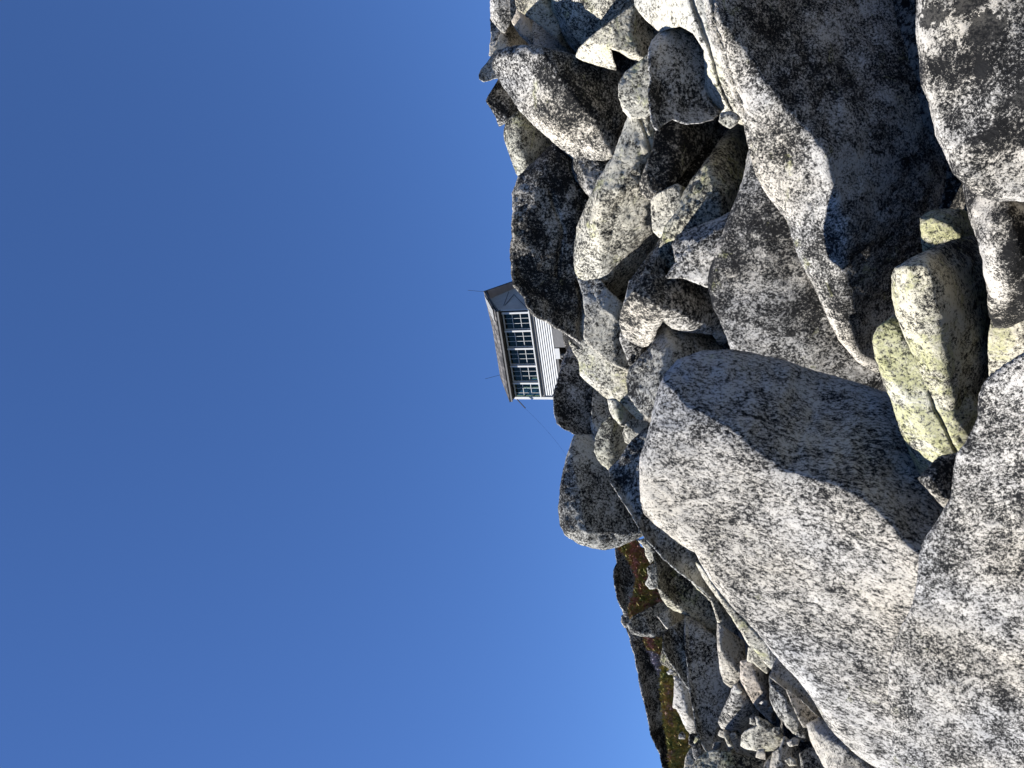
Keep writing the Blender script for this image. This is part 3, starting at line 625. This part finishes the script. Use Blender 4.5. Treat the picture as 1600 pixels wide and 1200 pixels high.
# samples that the ground passes through
GS = np.vstack([g for g, T in GROUND])
extra = np.array([(-14, 26, 3.5), (-25, 30, 1.0), (-40, 60, -12), (-12, 45, 4), (0, 24, 9.3), (3, 31, 11.6), (5, 34, 11.8), (0, 36, 11.6), (8, 32, 12.0), (9, 24, 10.6),
                  (14, 30, 12), (20, 24, 8), (30, 30, 4), (10, 45, 7), (-10, 12, 2.0), (-14, 18, 4.0), (-12, 4, -1.5), (-20, 0, -5), (-30, 15, -5), (0, 0, -1.2), (-3, 0, -1.4), (3, 0, -1.2),
                  (0, -6, -3.5), (-8, -8, -5), (8, -6, -2), (8, 2, 0.5), (12, 10, 4.5), (10, 6, 2.5), (20, 10, 4), (20, -5, -2), (0, -25, -12), (30, -20, -9), (-30, -20, -14),
                  (40, 60, -8), (0, 80, -10)], float)
Pn = np.vstack([GS, extra]); wt = np.r_[np.ones(len(GS)), np.full(len(extra), 12.0)]
def ticks(lo, hi, a, b, step):
    c = list(np.arange(a, b+1e-6, step)); d = step; x = b
    while x < hi: d *= 1.35; x += d; c.append(min(x, hi))
    d = step; x = a
    while x > lo: d *= 1.35; x -= d; c.insert(0, max(x, lo))
    return np.array(c)
xs = ticks(-500, 500, -14, 14, 0.28); ys = ticks(-400, 600, -4, 38, 0.28)
X, Y = np.meshgrid(xs, ys, indexing='ij'); XY = np.c_[X.ravel(), Y.ravel()]
Z = np.zeros(len(XY))
for i0 in range(0, len(XY), 4000):
    q = XY[i0:i0+4000]
    d2 = ((q[:, None, :]-Pn[None, :, :2])**2).sum(2)+0.15
    w_ = wt[None]/d2**2
    Z[i0:i0+4000] = (w_*Pn[None, :, 2]).sum(1)/w_.sum(1)
rad = np.sqrt((XY[:, 0])**2+(XY[:, 1]-15)**2)
Z -= np.clip(rad-45, 0, 1e9)*0.42
Z += fbm(np.c_[XY/1.3, Z*0], 4)*0.12-0.1
def sink():
    global bad
    for it in range(160):
        P3 = np.c_[XY, Z]-np.array(EYE); t = P3@np.array(FWD)
        tt = np.maximum(t, .05)
        px = 800-F*(P3@np.array(UP))/tt; py = 600-F*(P3@np.array(RIGHT))/tt
        jx = np.clip(((px+200)/CS).astype(int), 0, GX-1); jy = np.clip(((py+200)/CS).astype(int), 0, GY-1)
        inf = (t > .3) & (py > -190) & (py < 1390) & (px > -190) & (px < 1870)
        sky_ = inf & (first[jy] >= 0) & (jx <= first[jy]+1)
        front = inf & (t < zn[jx, jy]+0.3) & (zn[jx, jy] < 1e8)
        near = (np.abs(XY[:, 0]) < 2) & (np.abs(XY[:, 1]) < 1.5) & (Z > -0.6)
        bad = (sky_ & ~((np.abs(XY[:, 0]-3) < 4.5) & (np.abs(XY[:, 1]-34) < 5) & (Z < 11.7))) | front | near
        if not bad.any(): break
        Z[bad] -= 0.1+0.004*it
sink()
for _e in range(2):
    Z2 = Z.reshape(len(xs), len(ys)).copy(); Zm = Z2.copy()
    Zm[1:] = np.minimum(Zm[1:], Z2[:-1]); Zm[:-1] = np.minimum(Zm[:-1], Z2[1:])
    Z3 = Zm.copy(); Zm[:, 1:] = np.minimum(Zm[:, 1:], Z3[:, :-1]); Zm[:, :-1] = np.minimum(Zm[:, :-1], Z3[:, 1:])
    near_ = (np.abs(X) < 18) & (Y > -4) & (Y < 30)
    Z = np.where(near_, 0.5*Z2+0.5*Zm if _e == 1 else Zm, Z2).ravel(); sink()
nx_, ny_ = X.shape
Vt = np.c_[XY, Z]
fi = np.arange(nx_*ny_).reshape(nx_, ny_)
quads = np.c_[fi[:-1, :-1].ravel(), fi[1:, :-1].ravel(), fi[1:, 1:].ravel(), fi[:-1, 1:].ravel()]
me = bpy.data.meshes.new('hillside'); me.from_pydata(Vt.tolist(), [], quads.tolist())
me.polygons.foreach_set('use_smooth', np.ones(len(quads), bool))
tag(link('hillside', me, M['hill']), kind='structure')
print('terrain bad', int(bad.sum()))
# ------------------------------------------------------------------ the lookout cabin
W = 4.27
PX, PY = 3.27, 30.79
HUT_ROT = math.atan2(-0.39, 0.92)
HM = Matrix.Translation((PX, PY, 0)) @ Matrix.Rotation(HUT_ROT, 4, 'Z')
M['white_paint'] = flat('weathered white paint', (0.43, 0.43, 0.42), 0.6, 0.08, 9, (1, 1, 4))
M['grey_paint'] = flat('weathered grey boards', (0.125, 0.122, 0.12), 0.85, 0.22, 5, (1, 1, 6), bump=.2)
M['gable'] = flat('grey painted plywood', (0.62, 0.57, 0.53), 0.85, 0.12, 3, bump=.1)
M['soffit_paint'] = flat('pale grey soffit boards', (0.68, 0.60, 0.56), 0.85, 0.10, 3)
M['ply'] = flat('grey plywood', (0.26, 0.25, 0.25), 0.85, 0.12, 3)
M['black_iron'] = flat('black iron', (0.02, 0.02, 0.022), 0.5, 0.2)
M['red_wood'] = flat('dark red wood', (0.06, 0.016, 0.013), 0.9, 0.3)
M['inside'] = flat('dark interior boards', (0.035, 0.034, 0.032), 0.9, 0.2)
# shingles
m = bpy.data.materials.new('weathered shingles'); m.use_nodes = True
nt = m.node_tree; bs = nt.nodes['Principled BSDF']; bs.inputs['Roughness'].default_value = 0.95
tc = N(nt, 'ShaderNodeTexCoord'); br = N(nt, 'ShaderNodeTexBrick'); nt.links.new(tc.outputs['UV'], br.inputs['Vector'])
br.inputs['Scale'].default_value = 1.0; br.inputs['Brick Width'].default_value = 0.22; br.inputs['Row Height'].default_value = 0.26; br.inputs['Mortar Size'].default_value = 0.014
br.inputs['Color1'].default_value = (0.02, 0.018, 0.017, 1); br.inputs['Color2'].default_value = (0.17, 0.155, 0.142, 1); br.inputs['Mortar'].default_value = (0.01, 0.01, 0.01, 1); br.inputs['Bias'].default_value = -0.1
nt.links.new(br.outputs['Color'], bs.inputs['Base Color'])
b_ = N(nt, 'ShaderNodeBump'); b_.inputs['Strength'].default_value = 0.8; b_.inputs['Distance'].default_value = 0.03; nt.links.new(br.outputs['Fac'], b_.inputs['Height']); b_.invert = True; nt.links.new(b_.outputs[0], bs.inputs['Normal'])
M['shingle'] = m
m = bpy.data.materials.new('window glass'); m.use_nodes = True; nt = m.node_tree
for n in list(nt.nodes):
    if n.type != 'OUTPUT_MATERIAL': nt.nodes.remove(n)
out = nt.nodes[0]; mx_ = N(nt, 'ShaderNodeMixShader'); tr = N(nt, 'ShaderNodeBsdfTransparent'); gl = N(nt, 'ShaderNodeBsdfGlossy')
tr.inputs[0].default_value = (0.42, 0.52, 0.44, 1); gl.inputs['Roughness'].default_value = 0.03; gl.inputs[0].default_value = (.5, .6, .5, 1); mx_.inputs[0].default_value = 0.05
nt.links.new(tr.outputs[0], mx_.inputs[1]); nt.links.new(gl.outputs[0], mx_.inputs[2]); nt.links.new(mx_.outputs[0], out.inputs[0])
M['glass'] = m

hut = bpy.data.objects.new('lookout_cabin', None); scene.collection.objects.link(hut)
hut.location = (PX, PY, 11.0); hut.rotation_euler = (0, 0, HUT_ROT)
tag(hut, 'small white sided fire lookout cabin with a shingled roof perched on the summit boulders', 'cabin')
ZO = 1.6-11.0                          # heights below are measured from the eye
def boxes(bm, lst):
    for (x0, x1, y0, y1, z0, z1) in lst:
        r = bmesh.ops.create_cube(bm, size=1)
        for v in r['verts']:
            v.co = Vector(((x0+x1)/2+v.co.x*(x1-x0), (y0+y1)/2+v.co.y*(y1-y0), (z0+z1)/2+v.co.z*(z1-z0)+ZO))
def part(name, lst, mat, parent=hut, bevel=0.0):
    bm = bmesh.new(); boxes(bm, lst)
    if bevel: bmesh.ops.bevel(bm, geom=bm.edges[:], offset=bevel, segments=1, affect='EDGES')
    me = bpy.data.meshes.new(name); bm.to_mesh(me); bm.free()
    return link(name, me, M[mat], parent)
def beam(name, p, q, th, mat, parent=hut, seg=4):
    p = Vector(p); q = Vector(q); p = p+Vector((0, 0, ZO)); q = q+Vector((0, 0, ZO)); d = q-p
    bm = bmesh.new(); r = bmesh.ops.create_cone(bm, cap_ends=True, segments=seg, radius1=th*.7, radius2=th*.7, depth=d.length)
    mt = Matrix.Translation((p+q)/2) @ d.to_track_quat('Z', 'Y').to_matrix().to_4x4() @ Matrix.Rotation(R(45) if seg == 4 else 0, 4, 'Z')
    bmesh.ops.transform(bm, matrix=mt, verts=bm.verts)
    me = bpy.data.meshes.new(name); bm.to_mesh(me); bm.free(); return link(name, me, M[mat], parent)
def polymesh(name, verts, faces, mat, parent=hut, thick=0.0, uv=False):
    me = bpy.data.meshes.new(name); bm = bmesh.new()
    vs_ = [bm.verts.new((x, y, z+ZO)) for x, y, z in verts]
    fs = [bm.faces.new([vs_[i] for i in f]) for f in faces]
    if uv:
        ul = bm.loops.layers.uv.new('UVMap')
        for f in fs:
            f.normal_update()
            for l in f.loops:
                co = l.vert.co; l[ul].uv = (co.x if abs(f.normal.x) < .5 else co.y, math.hypot(co.z, co.y if abs(f.normal.x) < .5 else co.x))
    if thick: bmesh.ops.solidify(bm, geom=bm.faces[:], thickness=thick)
    bm.to_mesh(me); bm.free(); return link(name, me, M[mat], parent)
ZF, ZS, ZW0, ZW1, ZT = 10.67, 11.42, 11.64, 12.92, 13.02
D = 5.9
# lap siding of the long wall: overlapping boards, each tilted a little
nb = 7; verts = []; faces = []
for i in range(nb):
    z0 = ZF+i*(ZS-ZF)/nb; z1 = ZF+(i+1)*(ZS-ZF)/nb
    k = len(verts)
    verts += [(-W, -.045, z0), (.0, -.045, z0), (.0, -.008, z1), (-W, -.008, z1), (-W, 0.0, z0), (.0, 0.0, z0)]
    faces += [(k, k+1, k+2, k+3), (k+4, k+5, k+1, k)]
polymesh('siding', verts, faces, 'white_paint')
part('corner_board', [(-.06, .05, -.075, -.047, ZF-.02, ZS)], 'white_paint')
part('corner_board', [(-W-.03, -W+.09, -.075, -.047, ZF-.02, ZT-.06)], 'white_paint')
part('wall', [(-W, 0, .0, .08, ZF, ZS), (-W, -W+.08, .08, D, ZF, ZW0), (-.08, 0, .08, D, ZF, ZT), (-W+.08, -.08, D-.08, D, ZF, ZT),
              (-W, 0, .0, .08, ZW1+.002, ZT-.003)]+[(-W, -W+.08, D*i/5-.05+.1, D*i/5+.15, ZW0, ZT-.01) for i in range(1, 5)], 'inside')
part('floor', [(-W+.01, -.01, .085, D-.01, ZF-.1, ZF+.02)], 'inside')
part('ceiling', [(-W+.09, -.09, .09, D-.09, ZT-.05, ZT-.02)], 'inside')
part('trim_board', [(-W+.09, -.0, -.06, -.001, ZS+.003, ZS+.15)], 'grey_paint')
part('sill', [(-W+.09, .05, -.14, -.001, ZW0-.07, ZW0-.015)], 'white_paint', bevel=.006)
# five windows of nine panes
ww = W/5
for i in range(5):
    x1 = -i*ww-.03; x0 = x1-ww+.03
    win = part('window', [(x1-.075, x1, -.11, .05, ZW0-.013, ZW1-.0), (x0, x0+.035, -.05, .05, ZW0-.013, ZW1), (x0+.036, x1-.076, -.03, .05, ZW1-.055, ZW1), (x0+.036, x1-.076, -.03, .05, ZW0-.012, ZW0+.035)], 'white_paint')
    a0, a1, c0, c1 = x0+.036, x1-.076, ZW0+.036, ZW1-.056
    part('muntin', [(a0+(a1-a0)*j/3-.008, a0+(a1-a0)*j/3+.008, -.012, .012, c0, c1) for j in (1, 2)] +
         [(a0, a1, -.018, .018, c0+(c1-c0)*j/3-.012, c0+(c1-c0)*j/3+.012) for j in (1, 2)], 'white_paint', win)
    part('pane', [(a0, a1, .001, .006, c0, c1)], 'glass', win)
for i in range(5):
    y0 = .15+D*i/5+.0; y1 = D*(i+1)/5+.05
    if i == 4: y1 = D-.1
    win = part('window', [(-W+.02, -W+.07, y0+.02, y0+.07, ZW0, ZW1), (-W+.02, -W+.07, y1-.07, y1-.02, ZW0, ZW1), (-W+.02, -W+.07, y0+.065, y1-.065, ZW0+.005, ZW0+.06)], 'white_paint')
    part('muntin', [(-W+.03, -W+.06, y0+(y1-y0)*j/3-.02, y0+(y1-y0)*j/3+.02, ZW0, ZW1) for j in (1, 2)]+[(-W+.032, -W+.058, y0, y1, ZW0+(ZW1-ZW0)*j/3-.02, ZW0+(ZW1-ZW0)*j/3+.02) for j in (1, 2)], 'inside', win)
# roof
yr = W/2
rv = [(.42, yr, 14.60), (-.80, yr, 14.46), (-4.05, yr, 14.46), (-W-.02, -.38, ZT+.02), (.13, -.38, ZT+.02), (.20, D+.5, ZT-.0), (-W-.25, D+.5, ZT-.0)]
roof = polymesh('roof', rv, [(4, 0, 1, 2, 3), (3, 2, 6), (0, 5, 6, 2, 1)], 'shingle', thick=-.05, uv=True)
polymesh('soffit', [(-W-.01, -.36, ZT-.035), (.10, -.36, ZT-.035), (.10, .0, ZT-.025), (-W-.01, .0, ZT-.025)], [(0, 1, 2, 3)], 'grey_paint', thick=.02)
part('fascia', [(-W-.02, .11, -.395, -.365, ZT-.075, ZT+.0)], 'grey_paint')
# white patch on the roof beside the peak: flashing sheet
def on_roof(x, f, lift=.11):           # f: 0 eave .. 1 ridge
    e = Vector((x, -.38, ZT+.02)); r_ = Vector((x, yr, 14.46+max(0, (x+.8)/1.22*.14)))
    p = e.lerp(r_, f); return (p.x, p.y-.02, p.z+lift)
polymesh('roof_flashing', [on_roof(.12, .12), on_roof(.24, .55), on_roof(.28, .86), on_roof(-.1, .84), on_roof(-.45, .5), on_roof(-.5, .12)], [(0, 1, 2, 3, 4, 5)], 'white_paint', roof, thick=.02)
# gable end
g = .03
polymesh('gable_wall', [(.0+g, .0, ZF), (.0+g, D, ZF), (.0+g, D+.0, ZT-.02), (.0+g, D-.02, ZT+.06), (.0+g, yr, 14.36), (.0+g, .02, ZT+.06), (.0+g, .0, ZT-.02)], [(0, 1, 2, 3, 4, 5, 6)], 'gable', thick=-.028)
part('corner_board', [(.034, .06, -.03, .07, ZF, ZT-.06)], 'white_paint')
polymesh('rake_soffit', [(.425, yr+.02, 14.45), (.225, D+.52, ZT-.30), (.01, D+.52, ZT-.34), (.01, yr, 14.36)], [(0, 1, 2, 3)], 'soffit_paint', thick=.015)
def gable_pt(px, py, off=.05):
    d = HM.inverted().to_3x3() @ (at(px, py, 10)-EYE); o_ = HM.inverted() @ EYE
    s = (off-o_.x)/d.x; p = o_+d*s; return (p.x, p.y, p.z-1.6)
for (a_, b2) in (((789, 477), (803, 460)), ((803, 460), (826, 484)), ((787, 477), (795, 456))):
    beam('batten', gable_pt(*a_), gable_pt(*b2), .02, 'black_iron')
beam('rake_board', (.40, yr-.03, 14.535), (.12, -.34, ZT-.04), .035, 'grey_paint')
beam('rake_board', (.40, yr+.03, 14.535), (.19, D+.48, ZT-.06), .035, 'grey_paint')
def mast(name, px0, py0, px1, py1, x, y, z, th):
    inv = HM.inverted(); base = inv @ (EYE+(at(px0, py0, 1)-EYE)*1)
    p = Vector((x, y, z)); P3 = HM @ (p+Vector((0, 0, 1.6))); t = (P3-EYE).dot(FWD)
    q = inv @ at(px1, py1, t+.0); beam(name, p, (q.x, q.y, q.z-1.6), th, 'black_iron', seg=6)
mast('antenna', 0, 0, 731, 453.5, .38, yr, 14.6, .012)
mast('antenna', 0, 0, 758, 592, -3.95, yr, 14.46, .012)
# posts and braces under the floor
for x in (-.12, -1.15, -2.2, -3.2, -4.1):
    part('post', [(x-.08, x+.08, .05, .2, ZF-2.4, ZF-.105)], 'grey_paint')
part('floor_beam', [(-W, 0, -.02, .084, ZF-.13, ZF-.003)], 'grey_paint')
part('crawlspace_panel', [(-1.75, -.85, -.06, -.021, ZF-.95, ZF-.03)], 'grey_paint')
part('crawlspace_panel', [(-2.3, -1.8, -.06, -.022, ZF-.24, ZF-.02)], 'white_paint')
part('back_board', [(-W+.05, -.05, 1.2, 1.25, ZF-2.4, ZF-.11)], 'red_wood')
beam('brace', (-2.85, .0, ZF-.2), (-1.85, .0, ZF-1.0), .035, 'grey_paint')
beam('brace', (-2.3, -.02, ZF-.25), (-3.3, -.02, ZF-1.1), .035, 'grey_paint')
beam('brace', (-3.0, -.02, ZF-.62), (-3.6, -.02, ZF-.62), .03, 'white_paint')
# bracket that holds the stay wire
A_ = HM.inverted() @ at(808, 624, 34.6); B_ = HM.inverted() @ at(821, 638, 34.6)
beam('bracket', (A_.x, A_.y, A_.z-1.6), (B_.x, B_.y, B_.z-1.6), .04, 'black_iron', seg=6)
# stay wire
p0 = at(820, 638, 34.6); p1 = at(900, 735, 27)
cu = []
for i in range(25):
    s = i/24; p = p0.lerp(p1, s); p.z -= .35*4*s*(1-s)*.5; cu.append(p)
bm = bmesh.new(); rings = []
for i, p in enumerate(cu):
    d = (cu[min(i+1, 24)]-cu[max(i-1, 0)]).normalized(); a_ = d.orthogonal().normalized(); b2 = d.cross(a_)
    rings.append([bm.verts.new(p-p1+(a_*math.cos(k*2.094)+b2*math.sin(k*2.094))*.003) for k in range(3)])
for i in range(24):
    for k in range(3): bm.faces.new([rings[i][k], rings[i][(k+1) % 3], rings[i+1][(k+1) % 3], rings[i+1][k]])
me = bpy.data.meshes.new('stay_wire'); bm.to_mesh(me); bm.free()
tag(link('stay_wire', me, M['black_iron'], None, p1), 'thin black wire slanting from the cabin corner down behind the tall dark boulder', 'wire')

# ------------------------------------------------------------------ heather and moss between the left rocks
def plantmat(name, cols, sc):
    m = bpy.data.materials.new(name); m.use_nodes = True; nt = m.node_tree; bs = nt.nodes['Principled BSDF']
    bs.inputs['Roughness'].default_value = .9; bs.inputs['Specular IOR Level'].default_value = .1
    tc = N(nt, 'ShaderNodeTexCoord'); n = N(nt, 'ShaderNodeTexNoise'); n.inputs['Scale'].default_value = sc; n.inputs['Detail'].default_value = 4; n.inputs['Roughness'].default_value = .8
    nt.links.new(tc.outputs['Object'], n.inputs['Vector'])
    r = ramp(nt, [(.33+.34*i/(len(cols)-1), c) for i, c in enumerate(cols)], n.outputs[0]); nt.links.new(r.outputs[0], bs.inputs['Base Color'])
    return m
M['heather'] = plantmat('autumn heather', [(0.034, 0.043, 0.017), (0.119, 0.119, 0.034), (0.170, 0.145, 0.051), (0.145, 0.068, 0.043), (0.255, 0.119, 0.102), (0.408, 0.255, 0.221)], 4.5)
M['gold'] = plantmat('gold moss', [(0.034, 0.051, 0.017), (0.102, 0.111, 0.034), (0.238, 0.204, 0.060), (0.187, 0.111, 0.051), (0.340, 0.238, 0.204)], 4.0)
M['lilac'] = plantmat('lilac heather', [(0.102, 0.093, 0.102), (0.19, 0.18, 0.20), (0.33, 0.30, 0.37)], 8)
def tuft(name, label, cat, mat, poly, t0, slope, n, seed, size=.05):
    rs = random.Random(seed); P = np.array(poly, float); mn, mx = P.min(0), P.max(0); cx, cy = P.mean(0)
    verts = []; faces = []; org = at(cx, cy, t0)
    g = 3.0
    def dep(p):
        return t0*(1+slope*(-(p[0]-cx))/F)
    # cushion underneath
    E = catmull(P, g); gx, gy = np.meshgrid(np.arange(mn[0], mx[0], g), np.arange(mn[1], mx[1], g)); Q = np.c_[gx.ravel(), gy.ravel()]; Q = Q[inside(Q, E)]
    D_ = poly_dist(Q, E); Q = Q[D_ > g*.5]
    A = np.vstack([E, Q]); res = delaunay_2d_cdt([Vector(p) for p in A.tolist()], [(i, (i+1) % len(E)) for i in range(len(E))], [], 1, 1e-4)
    pts = [tuple(v) for v in res[0]]; Dd = poly_dist(np.array(pts), E)
    for i, p in enumerate(pts):
        k = dep(p)-min(.18, Dd[i]*.02)+.12+.05*math.sin(p[0]*.7)*math.cos(p[1]*.6); verts.append(tuple(at(p[0], p[1], k)-org))
    faces += [tuple(f) for f in res[2]]
    c = 0
    while c < n:
        p = (rs.uniform(mn[0], mx[0]), rs.uniform(mn[1], mx[1]))
        if not inside(np.array([p]), P)[0]: continue
        c += 1
        base = at(p[0], p[1], dep(p)-rs.uniform(0, .22)+.05)-org
        for _ in range(4):
            d = Vector((rs.uniform(-1, 1), rs.uniform(-1, .6), rs.uniform(0.1, 1.2))).normalized()*size*rs.uniform(.6, 1.5)
            s = d.orthogonal().normalized()*size*.28; b = base+Vector((rs.uniform(-1, 1), rs.uniform(-1, 1), rs.uniform(-1, 1)))*size*.6
            k = len(verts); verts += [tuple(b-s), tuple(b+s), tuple(b+d)]; faces.append((k, k+1, k+2))
    me = bpy.data.meshes.new(name); me.from_pydata(verts, [], faces)
    tag(link(name, me, M[mat], None, org), label, cat, kind='stuff')
tuft('heather', 'red and olive heather below the tall dark boulder', 'heather', 'heather', [(968,852),(980,842),(990,838),(998,850),(1006,866),(1018,880),(1024,900),(1026,925),(1034,940),(1015,952),(1000,958),(988,966),(986,950),(996,925),(998,900),(990,880),(980,866)], 14.9, .8, 2600, 1, .075)
tuft('heather', 'small red heather tuft between the wedge stone and grey slab', 'heather', 'heather', [(1006,994),(1034,998),(1037,1012),(1034,1022),(1022,1014),(1014,1016)], 14.3, .6, 450, 2)
tuft('heather', 'lilac grey heather strip beside the dark ridge', 'heather', 'lilac', [(1014,1012),(1026,1012),(1034,1020),(1034,1036),(1042,1050),(1040,1060),(1032,1052),(1022,1034)], 14.5, .5, 500, 3)
tuft('moss', 'gold and green moss strip along the foot of the dark ridge', 'moss', 'gold', [(1036,1042),(1048,1040),(1054,1058),(1055,1075),(1052,1095),(1058,1110),(1068,1130),(1080,1150),(1084,1170),(1076,1190),(1072,1240),(1050,1240),(1050,1190),(1048,1160),(1042,1130),(1038,1100),(1037,1070)], 14.2, .5, 2600, 4, .075)
